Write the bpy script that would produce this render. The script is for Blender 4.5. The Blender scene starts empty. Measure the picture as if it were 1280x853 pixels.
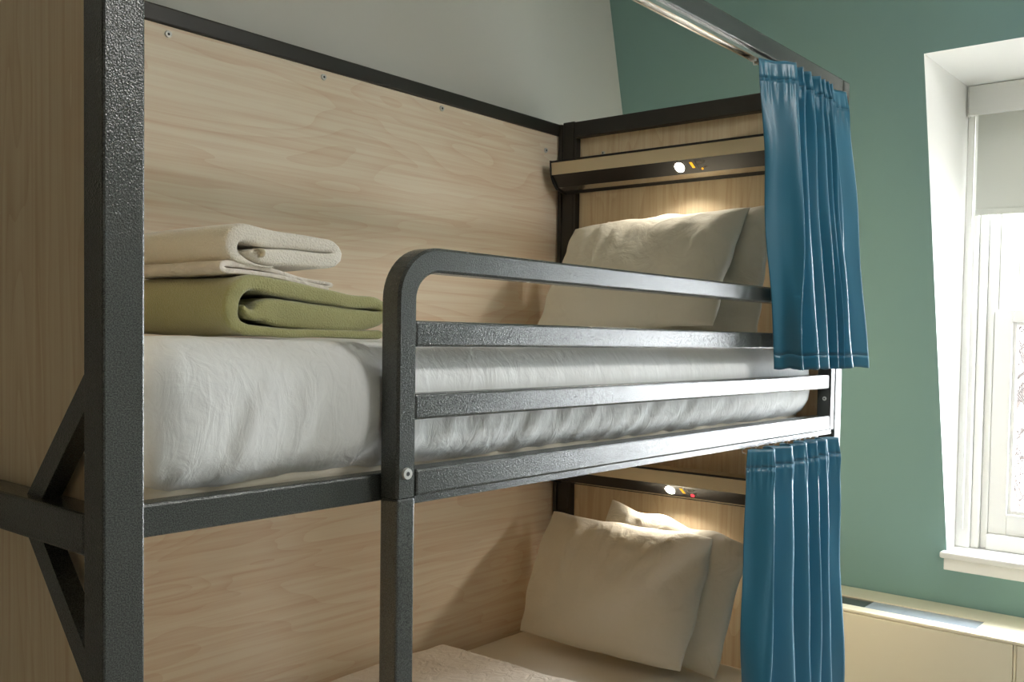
import bpy, bmesh, math, random
from mathutils import Vector, Matrix, noise

random.seed(7)
SC = bpy.context.scene
COL = SC.collection

# ------------------------------------------------------------------ camera
CAM = Vector((-0.5107, -1.08906, 1.51931))
YAW, PITCH, ROLL = math.radians(37.1636), math.radians(-2.0444), math.radians(-1.0424)
FPX, SHX, SHY = 1183.35, 109.85, 39.51
fw = Vector((math.cos(YAW)*math.cos(PITCH), math.sin(YAW)*math.cos(PITCH), math.sin(PITCH)))
rt = fw.cross(Vector((0, 0, 1))).normalized()
up = rt.cross(fw)
rt2 = rt*math.cos(ROLL) - up*math.sin(ROLL)
up2 = up*math.cos(ROLL) + rt*math.sin(ROLL)
cd = bpy.data.cameras.new('camera')
co = bpy.data.objects.new('camera', cd)
COL.objects.link(co)
co.matrix_world = Matrix(((rt2.x, up2.x, -fw.x, CAM.x), (rt2.y, up2.y, -fw.y, CAM.y),
                          (rt2.z, up2.z, -fw.z, CAM.z), (0, 0, 0, 1)))
cd.sensor_fit = 'HORIZONTAL'
cd.sensor_width = 36.0
cd.lens = FPX/1280*36.0
cd.shift_x = -SHX/1280
cd.shift_y = SHY/1280
cd.clip_start = 0.02
SC.camera = co

# ------------------------------------------------------------------ world, daylight, exposure
SC.view_settings.view_transform = 'Standard'
SC.view_settings.look = 'None'
SC.view_settings.gamma = 1.0
SC.view_settings.use_curve_mapping = False
SC.view_settings.exposure = 0.38
SC.cycles.use_denoising = True
SC.cycles.max_bounces = 12
SC.cycles.diffuse_bounces = 8
SC.cycles.glossy_bounces = 4
SC.cycles.transparent_max_bounces = 8
SC.cycles.caustics_reflective = False
SC.cycles.caustics_refractive = False
SC.cycles.sample_clamp_indirect = 6.0

SKY_STRENGTH = 40.0
w = bpy.data.worlds.new('overcast_sky')
w.use_nodes = True
SC.world = w
bg = w.node_tree.nodes['Background']
bg.inputs['Color'].default_value = (0.90, 0.95, 1.0, 1)
bg.inputs['Strength'].default_value = SKY_STRENGTH

# the window wall leans in like a mansard: its inner face at height z
def wall_x(z):
    return 2.894 - 0.24*(z - 0.85)

WIN_X = 3.0                       # room side of the window frames
WINS = [(-1.30, -0.061)]   # y range of the window in the leaning wall
WZ0, WZ1 = 0.783, 2.44
for (a, b) in WINS:               # sky portals in the window openings
    ld = bpy.data.lights.new('sky_portal', 'AREA')
    ld.shape = 'RECTANGLE'
    ld.size = b - a
    ld.size_y = WZ1 - WZ0
    ld.cycles.is_portal = True
    lo = bpy.data.objects.new('sky_portal', ld)
    COL.objects.link(lo)
    lo.location = (WIN_X + 0.16, (a+b)/2, (WZ0+WZ1)/2)
    lo.rotation_euler = (math.radians(90), 0, math.radians(90))

# ------------------------------------------------------------------ materials
def srgb(r, g, b):
    f = lambda c: (c/255/12.92) if c/255 <= 0.04045 else ((c/255+0.055)/1.055)**2.4
    return (f(r), f(g), f(b), 1)

def new_mat(name):
    m = bpy.data.materials.new(name)
    m.use_nodes = True
    nt = m.node_tree
    return m, nt, nt.nodes['Principled BSDF']

def mat_plain(name, col, rough=0.5, metal=0.0, bump=0.0, bscale=100.0, spec=0.5, var=0.0, sheen=0.0, coat=0.0):
    m, nt, p = new_mat(name)
    p.inputs['Base Color'].default_value = col
    p.inputs['Roughness'].default_value = rough
    p.inputs['Metallic'].default_value = metal
    p.inputs['Specular IOR Level'].default_value = spec
    p.inputs['Sheen Weight'].default_value = sheen
    p.inputs['Coat Weight'].default_value = coat
    N = nt.nodes
    if bump or var:
        tc = N.new('ShaderNodeTexCoord')
        nz = N.new('ShaderNodeTexNoise')
        nz.inputs['Scale'].default_value = bscale
        nz.inputs['Detail'].default_value = 3
        nt.links.new(tc.outputs['Object'], nz.inputs['Vector'])
        if bump:
            b = N.new('ShaderNodeBump')
            b.inputs['Strength'].default_value = bump
            b.inputs['Distance'].default_value = 0.3/bscale
            nt.links.new(nz.outputs['Fac'], b.inputs['Height'])
            nt.links.new(b.outputs['Normal'], p.inputs['Normal'])
        if var:
            mx = N.new('ShaderNodeMix')
            mx.data_type = 'RGBA'
            mx.inputs[6].default_value = tuple(c*(1-var) for c in col[:3]) + (1,)
            mx.inputs[7].default_value = tuple(min(1, c*(1+var)) for c in col[:3]) + (1,)
            nt.links.new(nz.outputs['Fac'], mx.inputs[0])
            nt.links.new(mx.outputs[2], p.inputs['Base Color'])
    return m

def mat_hammered(name, col, rough):
    """dark hammer-finish paint: speckled colour and fine dimpled relief"""
    m, nt, p = new_mat(name)
    N, Lk = nt.nodes, nt.links
    tc = N.new('ShaderNodeTexCoord')
    nz = N.new('ShaderNodeTexNoise')
    nz.inputs['Scale'].default_value = 650
    nz.inputs['Detail'].default_value = 2
    vo = N.new('ShaderNodeTexVoronoi')
    vo.inputs['Scale'].default_value = 420
    Lk.new(tc.outputs['Object'], nz.inputs['Vector'])
    Lk.new(tc.outputs['Object'], vo.inputs['Vector'])
    cr = N.new('ShaderNodeValToRGB')
    cr.color_ramp.elements[0].position = 0.38
    cr.color_ramp.elements[0].color = tuple(c*0.55 for c in col[:3]) + (1,)
    cr.color_ramp.elements[1].position = 0.62
    cr.color_ramp.elements[1].color = tuple(c*1.45 for c in col[:3]) + (1,)
    Lk.new(nz.outputs['Fac'], cr.inputs['Fac'])
    Lk.new(cr.outputs['Color'], p.inputs['Base Color'])
    p.inputs['Roughness'].default_value = rough
    p.inputs['Metallic'].default_value = 0.1
    p.inputs['Specular IOR Level'].default_value = 0.7
    ad = N.new('ShaderNodeMath')
    ad.operation = 'ADD'
    Lk.new(nz.outputs['Fac'], ad.inputs[0])
    Lk.new(vo.outputs['Distance'], ad.inputs[1])
    b = N.new('ShaderNodeBump')
    b.inputs['Strength'].default_value = 0.36
    b.inputs['Distance'].default_value = 0.0010
    Lk.new(ad.outputs[0], b.inputs['Height'])
    Lk.new(b.outputs['Normal'], p.inputs['Normal'])
    return m

def mat_wood(name, along, light, dark, rough=0.42, seed=0.0):
    """pale laminate, grain running along the axis 'along'"""
    m, nt, p = new_mat(name)
    N, Lk = nt.nodes, nt.links
    tc = N.new('ShaderNodeTexCoord')
    def mapped(sa, sc, off):
        mp = N.new('ShaderNodeMapping')
        s = [sc, sc, sc]
        s['xyz'.index(along)] = sa
        mp.inputs['Scale'].default_value = s
        mp.inputs['Location'].default_value = (off, off*1.7, off*0.6)
        Lk.new(tc.outputs['Object'], mp.inputs['Vector'])
        return mp
    m1 = mapped(1.6, 85, seed)
    fine = N.new('ShaderNodeTexNoise')
    fine.inputs['Scale'].default_value = 1
    fine.inputs['Detail'].default_value = 4
    fine.inputs['Roughness'].default_value = 0.6
    Lk.new(m1.outputs[0], fine.inputs['Vector'])
    m2 = mapped(0.9, 5.5, seed+3)
    broad = N.new('ShaderNodeTexNoise')
    broad.inputs['Scale'].default_value = 1
    broad.inputs['Detail'].default_value = 2
    broad.inputs['Distortion'].default_value = 0.5
    Lk.new(m2.outputs[0], broad.inputs['Vector'])
    # contour lines of the broad noise give the long flame figure
    mu = N.new('ShaderNodeMath'); mu.operation = 'MULTIPLY'; mu.inputs[1].default_value = 14.0
    Lk.new(broad.outputs['Fac'], mu.inputs[0])
    fr = N.new('ShaderNodeMath'); fr.operation = 'FRACT'
    Lk.new(mu.outputs[0], fr.inputs[0])
    pw = N.new('ShaderNodeMath'); pw.operation = 'POWER'; pw.inputs[1].default_value = 3.0
    Lk.new(fr.outputs[0], pw.inputs[0])
    m3 = mapped(0.5, 3.0, seed+9)
    patch = N.new('ShaderNodeTexNoise')
    patch.inputs['Scale'].default_value = 1
    Lk.new(m3.outputs[0], patch.inputs['Vector'])
    a1 = N.new('ShaderNodeMath'); a1.operation = 'MULTIPLY'
    Lk.new(pw.outputs[0], a1.inputs[0]); Lk.new(patch.outputs['Fac'], a1.inputs[1])
    a2 = N.new('ShaderNodeMath'); a2.operation = 'MULTIPLY_ADD'; a2.inputs[1].default_value = 0.9
    Lk.new(a1.outputs[0], a2.inputs[0])
    f2 = N.new('ShaderNodeMapRange')
    f2.inputs[1].default_value = 0.40; f2.inputs[2].default_value = 0.72
    f2.inputs[3].default_value = 0.0; f2.inputs[4].default_value = 0.75
    Lk.new(fine.outputs['Fac'], f2.inputs[0])
    Lk.new(f2.outputs[0], a2.inputs[2])
    cr = N.new('ShaderNodeValToRGB')
    cr.color_ramp.elements[0].position = 0.0
    cr.color_ramp.elements[0].color = light
    cr.color_ramp.elements[1].position = 1.0
    cr.color_ramp.elements[1].color = dark
    Lk.new(a2.outputs[0], cr.inputs['Fac'])
    Lk.new(cr.outputs['Color'], p.inputs['Base Color'])
    p.inputs['Roughness'].default_value = rough
    p.inputs['Specular IOR Level'].default_value = 0.35
    return m

def mat_emit(name, col, strength):
    m = bpy.data.materials.new(name)
    m.use_nodes = True
    nt = m.node_tree
    nt.nodes.remove(nt.nodes['Principled BSDF'])
    e = nt.nodes.new('ShaderNodeEmission')
    e.inputs['Color'].default_value = col
    e.inputs['Strength'].default_value = strength
    nt.links.new(e.outputs[0], nt.nodes['Material Output'].inputs['Surface'])
    return m

def mat_glass(name):
    m = bpy.data.materials.new(name)
    m.use_nodes = True
    nt = m.node_tree
    nt.nodes.remove(nt.nodes['Principled BSDF'])
    t = nt.nodes.new('ShaderNodeBsdfTransparent')
    g = nt.nodes.new('ShaderNodeBsdfGlossy')
    g.inputs['Roughness'].default_value = 0.02
    fz = nt.nodes.new('ShaderNodeFresnel')
    fz.inputs['IOR'].default_value = 1.45
    mx = nt.nodes.new('ShaderNodeMixShader')
    ge = nt.nodes.new('ShaderNodeNewGeometry')
    sb = nt.nodes.new('ShaderNodeMath'); sb.operation = 'SUBTRACT'; sb.use_clamp = True
    nt.links.new(fz.outputs[0], sb.inputs[0]); nt.links.new(ge.outputs['Backfacing'], sb.inputs[1])
    nt.links.new(sb.outputs[0], mx.inputs[0])
    nt.links.new(t.outputs[0], mx.inputs[1])
    nt.links.new(g.outputs[0], mx.inputs[2])
    nt.links.new(mx.outputs[0], nt.nodes['Material Output'].inputs['Surface'])
    return m

def mat_cloth(name, col, bscale=900, bump=0.15, rough=0.85, sheen=0.2, var=0.0, crinkle=0.0, wr=0.0, wrs=9.0):
    """woven or fleecy cloth: fine relief, optional broad creases"""
    m, nt, p = new_mat(name)
    N, Lk = nt.nodes, nt.links
    p.inputs['Base Color'].default_value = col
    p.inputs['Roughness'].default_value = rough
    p.inputs['Sheen Weight'].default_value = sheen
    p.inputs['Specular IOR Level'].default_value = 0.25
    tc = N.new('ShaderNodeTexCoord')
    nz = N.new('ShaderNodeTexNoise')
    nz.inputs['Scale'].default_value = bscale
    nz.inputs['Detail'].default_value = 2
    Lk.new(tc.outputs['Object'], nz.inputs['Vector'])
    b = N.new('ShaderNodeBump')
    b.inputs['Strength'].default_value = bump
    b.inputs['Distance'].default_value = 0.8/bscale
    Lk.new(nz.outputs['Fac'], b.inputs['Height'])
    last = b
    if wr:
        n2 = N.new('ShaderNodeTexNoise')
        n2.inputs['Scale'].default_value = wrs
        n2.inputs['Detail'].default_value = 4
        n2.inputs['Distortion'].default_value = 1.2
        Lk.new(tc.outputs['Object'], n2.inputs['Vector'])
        b2 = N.new('ShaderNodeBump')
        b2.inputs['Strength'].default_value = wr
        b2.inputs['Distance'].default_value = 0.02
        Lk.new(n2.outputs['Fac'], b2.inputs['Height'])
        Lk.new(b.outputs['Normal'], b2.inputs['Normal'])
        last = b2
    if crinkle:
        mp = N.new('ShaderNodeMapping')
        mp.inputs['Scale'].default_value = (42, 42, 15)
        Lk.new(tc.outputs['Object'], mp.inputs['Vector'])
        n3 = N.new('ShaderNodeTexNoise')
        n3.inputs['Scale'].default_value = 1
        n3.inputs['Detail'].default_value = 5
        n3.inputs['Distortion'].default_value = 0.8
        Lk.new(mp.outputs[0], n3.inputs['Vector'])
        b3 = N.new('ShaderNodeBump')
        b3.inputs['Strength'].default_value = crinkle
        b3.inputs['Distance'].default_value = 0.006
        Lk.new(n3.outputs['Fac'], b3.inputs['Height'])
        Lk.new(last.outputs['Normal'], b3.inputs['Normal'])
        last = b3
    Lk.new(last.outputs['Normal'], p.inputs['Normal'])
    if var:
        mx = N.new('ShaderNodeMix')
        mx.data_type = 'RGBA'
        mx.inputs[6].default_value = tuple(c*(1-var) for c in col[:3]) + (1,)
        mx.inputs[7].default_value = tuple(min(1, c*(1+var)) for c in col[:3]) + (1,)
        Lk.new(nz.outputs['Fac'], mx.inputs[0])
        Lk.new(mx.outputs[2], p.inputs['Base Color'])
    return m

M = {}
M['teal'] = mat_plain('teal_wall_paint', srgb(134, 168, 165), 0.75, bump=0.05, bscale=220, spec=0.3)
M['white_wall'] = mat_plain('off_white_wall_paint', srgb(214, 214, 208), 0.8, bump=0.05, bscale=220, spec=0.3)
M['beige'] = mat_plain('warm_beige_wall_paint', srgb(186, 168, 146), 0.8, bump=0.05, bscale=220, spec=0.3)
M['trim'] = mat_plain('white_gloss_paint', srgb(236, 236, 233), 0.35, bump=0.03, bscale=60)
M['floor'] = mat_wood('oak_floor', 'x', srgb(160, 156, 150), srgb(132, 128, 122), 0.5, 4.0)
M['steel'] = mat_hammered('hammered_graphite_paint', srgb(68, 71, 68), 0.20)
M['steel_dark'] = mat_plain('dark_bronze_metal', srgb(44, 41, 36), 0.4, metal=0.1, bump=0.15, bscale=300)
LIGHT, DARK = srgb(241, 228, 206), srgb(225, 199, 172)
M['wood_x'] = mat_wood('pale_maple_laminate_lengthwise', 'x', LIGHT, DARK, 0.40, 0.0)
M['wood_z'] = mat_wood('pale_maple_laminate_upright', 'z', srgb(232, 216, 186), srgb(214, 188, 152), 0.40, 5.0)
M['screw'] = mat_plain('zinc_screw', srgb(205, 205, 200), 0.35, metal=0.35)
M['alu'] = mat_plain('champagne_aluminium', srgb(205, 193, 165), 0.42, metal=0.45, bump=0.04, bscale=400)
M['silver'] = mat_plain('bare_aluminium', srgb(200, 198, 192), 0.25, metal=0.9)
M['black'] = mat_plain('black_glossy_plastic', srgb(24, 21, 20), 0.25)
M['black_matt'] = mat_plain('black_matt_plastic', srgb(22, 21, 20), 0.6)
M['led'] = mat_emit('led_white', (1.0, 0.93, 0.80, 1), 150)
M['orange'] = mat_emit('orange_indicator', (1.0, 0.42, 0.03, 1), 1.3)
M['red'] = mat_emit('red_indicator', (1.0, 0.03, 0.04, 1), 3.0)
M['print'] = mat_plain('grey_print', srgb(105, 96, 84), 0.6)
M['duvet'] = mat_cloth('white_cotton_duvet', srgb(228, 229, 227), 700, 0.08, wr=0.14, wrs=9, crinkle=0.42)
M['sheet'] = mat_cloth('warm_white_sheet', srgb(232, 226, 214), 700, 0.08, wr=0.12, wrs=6)
M['pillow'] = mat_cloth('off_white_pillowcase', srgb(228, 222, 207), 700, 0.08, wr=0.28, wrs=13, crinkle=0.22)
M['ticking'] = mat_cloth('cream_mattress_cover', srgb(225, 216, 196), 500, 0.15)
M['terry'] = mat_cloth('white_terry', srgb(236, 230, 217), 330, 1.0, sheen=0.5, var=0.06)
M['linen'] = mat_cloth('folded_white_cotton', srgb(230, 222, 212), 800, 0.1, wr=0.5, wrs=26)
M['fleece'] = mat_cloth('olive_green_fleece', srgb(168, 166, 116), 380, 0.9, sheen=0.5, var=0.12)
M['curtain'] = mat_cloth('petrol_blue_satin', srgb(16, 96, 122), 1200, 0.05, rough=0.38, sheen=0.35)
M['curtain'].node_tree.nodes['Principled BSDF'].inputs['Specular IOR Level'].default_value = 0.6
M['blind'] = mat_plain('grey_blind_fabric', srgb(196, 198, 190), 0.8, bump=0.1, bscale=700)
M['valance'] = mat_plain('white_blind_valance', srgb(226, 226, 222), 0.4)
M['cream'] = mat_plain('cream_enamelled_steel', srgb(232, 222, 196), 0.3, bump=0.02, bscale=50)
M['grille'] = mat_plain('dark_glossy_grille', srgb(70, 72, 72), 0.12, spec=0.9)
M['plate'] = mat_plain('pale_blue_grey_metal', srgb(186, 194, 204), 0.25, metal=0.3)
M['glass'] = mat_glass('window_glass')
M['bark'] = mat_plain('grey_brown_bark', srgb(33, 26, 21), 0.9, bump=0.3, bscale=30)
M['snow'] = mat_plain('pale_ground', srgb(190, 186, 178), 0.9, bump=0.2, bscale=4)

# ------------------------------------------------------------------ mesh helpers
def link_mesh(name, me, mat, parent=None):
    o = bpy.data.objects.new(name, me)
    COL.objects.link(o)
    if mat is not None:
        me.materials.append(mat)
    if parent is not None:
        o.parent = parent
        b = parent
        off = Vector((0, 0, 0))
        while b is not None:
            off += b.location
            b = b.parent
        o.location = -off          # meshes are written in room coordinates
    return o

def bm_obj(name, bm, mat, parent=None, smooth=False):
    me = bpy.data.meshes.new(name)
    bm.normal_update()
    bm.to_mesh(me)
    bm.free()
    if smooth:
        for p in me.polygons:
            p.use_smooth = True
    return link_mesh(name, me, mat, parent)

def add_box(bm, x0, x1, y0, y1, z0, z1, bev=0.0, seg=2):
    r = bmesh.ops.create_cube(bm, size=1.0)
    vs = r['verts']
    for v in vs:
        v.co = Vector((x0 + (v.co.x+.5)*(x1-x0), y0 + (v.co.y+.5)*(y1-y0), z0 + (v.co.z+.5)*(z1-z0)))
    if bev:
        es = {e for v in vs for e in v.link_edges}
        bmesh.ops.bevel(bm, geom=list(es), offset=bev, segments=seg, affect='EDGES', profile=0.5)

def box(name, x0, x1, y0, y1, z0, z1, mat, parent=None, bev=0.0, seg=2):
    bm = bmesh.new()
    add_box(bm, x0, x1, y0, y1, z0, z1, bev, seg)
    return bm_obj(name, bm, mat, parent)

def add_disc(bm, c, n, r, h, seg=16, bev=0.0):
    """short cylinder at c along n"""
    n = Vector(n).normalized()
    q = n.to_track_quat('Z', 'Y').to_matrix().to_4x4()
    m = Matrix.Translation(Vector(c) + n*h/2) @ q
    rr = bmesh.ops.create_cone(bm, cap_ends=True, segments=seg, radius1=r, radius2=r*0.88, depth=h, matrix=m)
    return rr

def add_tube(bm, pts, rad, seg=8, cap=True):
    """round tube along a polyline; rad may be a list"""
    pts = [Vector(p) for p in pts]
    n = len(pts)
    rings = []
    pn = None
    for i, p in enumerate(pts):
        d = (pts[min(i+1, n-1)] - pts[max(i-1, 0)]).normalized()
        if pn is None:
            a = Vector((0, 0, 1)) if abs(d.z) < 0.9 else Vector((1, 0, 0))
            pn = d.cross(a).normalized()
        else:
            pn = (pn - d*pn.dot(d)).normalized()
        b = d.cross(pn)
        r = rad[i] if isinstance(rad, (list, tuple)) else rad
        rings.append([bm.verts.new(p + (pn*math.cos(t) + b*math.sin(t))*r)
                      for t in [2*math.pi*k/seg for k in range(seg)]])
    for i in range(n-1):
        for k in range(seg):
            bm.faces.new((rings[i][k], rings[i][(k+1) % seg], rings[i+1][(k+1) % seg], rings[i+1][k]))
    if cap:
        bm.faces.new(list(reversed(rings[0])))
        bm.faces.new(rings[-1])

def prism_xz(bm, prof, y0, y1):
    """closed profile in x-z extruded along y"""
    a = [bm.verts.new((x, y0, z)) for x, z in prof]
    b = [bm.verts.new((x, y1, z)) for x, z in prof]
    n = len(prof)
    for i in range(n):
        bm.faces.new((a[i], a[(i+1) % n], b[(i+1) % n], b[i]))
    bm.faces.new(list(reversed(a)))
    bm.faces.new(b)
    bmesh.ops.recalc_face_normals(bm, faces=bm.faces[:])

def empty(name, loc):
    o = bpy.data.objects.new(name, None)
    o.empty_display_size = 0.1
    COL.objects.link(o)
    o.location = loc
    return o

def tag(o, label, cat, group=None):
    o['label'] = label
    o['category'] = cat
    if group:
        o['group'] = group
    return o

def struct(o):
    o['kind'] = 'structure'
    return o

def smoothstep(t):
    t = max(0.0, min(1.0, t))
    return t*t*(3-2*t)

def screw_at(parent, c, n, r=0.008, h=0.004):
    bm = bmesh.new()
    add_disc(bm, c, n, r, h, 18)
    s = bm_obj('screw', bm, M['screw'], parent, False)
    bm = bmesh.new()
    nn = Vector(n).normalized()
    add_disc(bm, Vector(c) + nn*(h-0.0005), n, r*0.42, 0.0008, 6)
    bm_obj('hex_socket', bm, M['black_matt'], s)
    return s

# ------------------------------------------------------------------ the room
RX0, RY0, RY1, RZ1 = -2.3, -3.4, 1.12, 2.95
struct(box('floor', RX0-.1, 3.3, RY0-.1, RY1+.1, -0.1, 0.0, M['floor']))
struct(box('ceiling', RX0-.1, 3.3, RY0-.1, RY1+.1, RZ1, RZ1+0.1, M['white_wall']))
struct(box('wall_back', RX0-.1, 3.3, RY1, RY1+0.1, 0, RZ1, M['white_wall']))
struct(box('wall_left', RX0-0.1, RX0, RY0, RY1, 0, RZ1, M['beige']))
struct(box('wall_front', RX0-.1, 3.3, RY0-0.1, RY0, 0, RZ1, M['white_wall']))

# leaning teal wall with two window openings, white reveals to the frames
bm = bmesh.new()
def q(*ps):
    bm.faces.new([bm.verts.new(p) for p in ps])
ys = [RY0] + [v for a, b in sorted(WINS) for v in (a, b)] + [RY1]
def wp(y, z):
    return (wall_x(z), y, z)
for i in range(0, len(ys), 2):          # full-height strips
    q(wp(ys[i], 0), wp(ys[i+1], 0), wp(ys[i+1], RZ1), wp(ys[i], RZ1))
for a, b in WINS:
    q(wp(a, 0), wp(b, 0), wp(b, WZ0), wp(a, WZ0))
    q(wp(a, WZ1), wp(b, WZ1), wp(b, RZ1), wp(a, RZ1))
bmesh.ops.remove_doubles(bm, verts=bm.verts[:], dist=1e-5)
wr_ = struct(bm_obj('wall_right', bm, M['teal']))
# outer skin so that no sky leaks round the windows
bm = bmesh.new()
XO = 3.2
for i in range(0, len(ys), 2):
    q((XO, ys[i], 0), (XO, ys[i+1], 0), (XO, ys[i+1], RZ1), (XO, ys[i], RZ1))
for a, b in WINS:
    q((XO, a, 0), (XO, b, 0), (XO, b, WZ0), (XO, a, WZ0))
    q((XO, a, WZ1), (XO, b, WZ1), (XO, b, RZ1), (XO, a, RZ1))
bm_obj('outer_skin', bm, M['white_wall'], wr_)

# ---- sash windows
def build_window(n, a, b, detailed=True):
    root = empty('window_%d' % n, (WIN_X, (a+b)/2, WZ0))
    struct(root)
    # plaster reveal: two cheeks, head
    bm = bmesh.new()
    def qq(*ps):
        bm.faces.new([bm.verts.new(p) for p in ps])
    xt, xb, xi = wall_x(WZ1), wall_x(WZ0), XO
    for y in (a, b):
        qq((xb, y, WZ0), (xi, y, WZ0), (xi, y, WZ1), (xt, y, WZ1))
    qq((xt, a, WZ1), (xi, a, WZ1), (xi, b, WZ1), (xt, b, WZ1))
    qq((xb, a, WZ0), (xi, a, WZ0), (xi, b, WZ0), (xb, b, WZ0))
    bm_obj('reveal', bm, M['trim'], root)
    # stool and apron
    st = box('sill', xb-0.035, WIN_X+0.02, a-0.018, b+0.017, WZ0-0.018, WZ0+0.006, M['trim'], root, 0.008, 3)
    box('apron', xb-0.022, xb+0.02, a-0.01, b+0.004, WZ0-0.06, WZ0-0.018, M['trim'], root, 0.003)
    z0, z1 = WZ0+0.006, WZ1
    # box frame, stepped
    for s, y in ((1, b), (-1, a)):
        for k, (d0, d1, x0) in enumerate(((0.0, 0.048, 0.0), (0.048, 0.075, 0.018), (0.075, 0.10, 0.040))):
            ya, yb = sorted((y - s*d0, y - s*d1))
            box('jamb', WIN_X+x0, WIN_X+0.15, ya+.0005, yb-.0005, z0, z1-.001, M['trim'], root, 0.003)
    box('head', WIN_X, WIN_X+0.15, a+0.1, b-0.1, z1-0.09, z1-.001, M['trim'], root, 0.003)
    box('bottom_bead', WIN_X+0.02, WIN_X+0.15, a+0.1, b-0.1, z0, z0+0.055, M['trim'], root, 0.004)
    ya, yb = a+0.1005, b-0.1005
    zm0, zm1 = 1.605, 1.648
    # lower sash (nearer), upper sash (behind)
    for (nm, x0, x1, za, zb, bot, top) in (('sash', WIN_X+0.045, WIN_X+0.085, z0+0.056, zm1, 0.075, zm1-zm0),
                                           ('sash', WIN_X+0.095, WIN_X+0.135, zm0, z1-0.09, zm1-zm0, 0.06)):
        s = empty(nm, (0, 0, 0)); s.parent = root; s.location = Vector((x0, (ya+yb)/2, za)) - Vector(root.location)
        sw = 0.062
        bm = bmesh.new()
        add_box(bm, x0, x1, ya, ya+sw, za, zb, 0.003)
        add_box(bm, x0, x1, yb-sw, yb, za, zb, 0.003)
        add_box(bm, x0, x1, ya+sw, yb-sw, za, za+bot, 0.003)
        add_box(bm, x0, x1, ya+sw, yb-sw, zb-top, zb, 0.003)
        # glazing bead, one step back
        add_box(bm, x0+0.010, x1-0.008, ya+sw, ya+sw+0.014, za+bot, zb-top, 0.002)
        add_box(bm, x0+0.010, x1-0.008, yb-sw-0.014, yb-sw, za+bot, zb-top, 0.002)
        add_box(bm, x0+0.010, x1-0.008, ya+sw+.014, yb-sw-.014, za+bot, za+bot+0.014, 0.002)
        add_box(bm, x0+0.010, x1-0.008, ya+sw+.014, yb-sw-.014, zb-top-0.014, zb-top, 0.002)
        bm_obj('sash_frame', bm, M['trim'], s)
        box('pane', x0+0.018, x0+0.021, ya+sw, yb-sw, za+bot, zb-top, M['glass'], s)
    return root

build_window(1, *WINS[0])

# ---- roller blinds
def roller_blind(a, b, label, zlow=1.980):
    t = empty('roller_blind', (2.985, (a+b)/2, zlow))
    tag(t, label, 'blind')
    box('valance', 2.970, 2.999, a+0.005, b-0.0085, 2.334, 2.438, M['valance'], t, 0.004)
    box('end_cap', 2.969, 2.9995, b-0.0083, b-0.0055, 2.331, 2.4385, M['valance'], t, 0.001)
    box('blind_fabric', 2.984, 2.9865, a+0.04, b-0.040, zlow, 2.36, M['blind'], t)
    box('hem_bar', 2.9795, 2.9838, a+0.04, b-0.040, zlow, zlow+0.022, M['blind'], t, 0.0015)
    for y in (b-0.030, a+0.025):
        box('side_cord', 2.983, 2.990, y, y+0.005, 0.86, 2.334, M['valance'], t)
    return t
roller_blind(*WINS[0], 'grey roller blind half lowered in the window beside the bunk bed')

# ---- fan-coil heater under the window
HT = 0.585
hx0, hx1 = 2.655, wall_x(0.3)
t = empty('heater', (2.8, 0, 0))
tag(t, 'long cream metal heater cabinet under the window with a dark top grille', 'heater')
box('plinth', hx0+0.04, hx1-0.12, -1.55, 0.85, 0.0, 0.06, M['black_matt'], t)
bm = bmesh.new()                       # carcass, leaning back with the wall
prism_xz(bm, [(hx0+0.022, 0.06), (wall_x(0.06)-0.002, 0.06), (wall_x(HT-.012)-0.002, HT-0.012), (hx0+0.022, HT-0.012)], -1.55, 0.85)
bm_obj('body', bm, M['cream'], t)
# top made of four strips round the grille
gx0, gx1, gy0, gy1 = 2.715, 2.825, -0.222, 0.70
bm = bmesh.new()
xb = wall_x(HT)-0.003
add_box(bm, gx1, xb, -1.55, 0.85, HT-0.012, HT, 0.002)
add_box(bm, hx0, gx0, -1.55, 0.85, HT-0.012, HT, 0.004)
add_box(bm, gx0, gx1, -1.55, gy0, HT-0.012, HT, 0.0)
add_box(bm, gx0, gx1, gy1, 0.85, HT-0.012, HT, 0.0)
bm_obj('top_panel', bm, M['cream'], t)
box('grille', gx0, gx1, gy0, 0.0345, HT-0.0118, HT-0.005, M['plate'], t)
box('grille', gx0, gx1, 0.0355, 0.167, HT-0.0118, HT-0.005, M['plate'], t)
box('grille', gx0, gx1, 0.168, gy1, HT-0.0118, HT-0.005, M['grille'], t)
for y0, y1 in ((-0.352, 0.85), (-0.362, -1.55)):
    ya, yb = sorted((y0, y1))
    box('front_panel', hx0, hx0+0.021, ya+0.001, yb-0.001, 0.06, HT-0.013, M['cream'], t, 0.003)
box('joint_strip', hx0+0.006, hx0+0.021, -0.3615, -0.3525, 0.06, HT-0.013, M['cream'], t, 0.001)

# ---- unseen fill lamp, added above the aisle to brighten the room
t = empty('fill_lamp', (1.35, -1.7, RZ1-0.08))
tag(t, 'added unseen fill lamp, flat round opal disc over the aisle beside the bed', 'lamp')
bm = bmesh.new()
add_disc(bm, (1.35, -1.7, RZ1-0.0005), (0, 0, -1), 0.26, 0.03, 40)
bm_obj('fill_lamp_base', bm, M['trim'], t)
bm = bmesh.new()
add_disc(bm, (1.35, -1.7, RZ1-0.031), (0, 0, -1), 0.25, 0.045, 40)
FILL_EMIT = 42
bm_obj('diffuser', bm, mat_emit('fill_lamp_glow', (1.0, 0.985, 0.96, 1), FILL_EMIT), t)

# ------------------------------------------------------------------ bunk bed
bed = empty('bunk_bed', (1.04, 0.5, 0))
tag(bed, 'dark grey metal bunk bed with pale wood panels and side guard rail', 'bunk bed')
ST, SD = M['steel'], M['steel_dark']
TOP = 2.26
YB = 1.033
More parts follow.
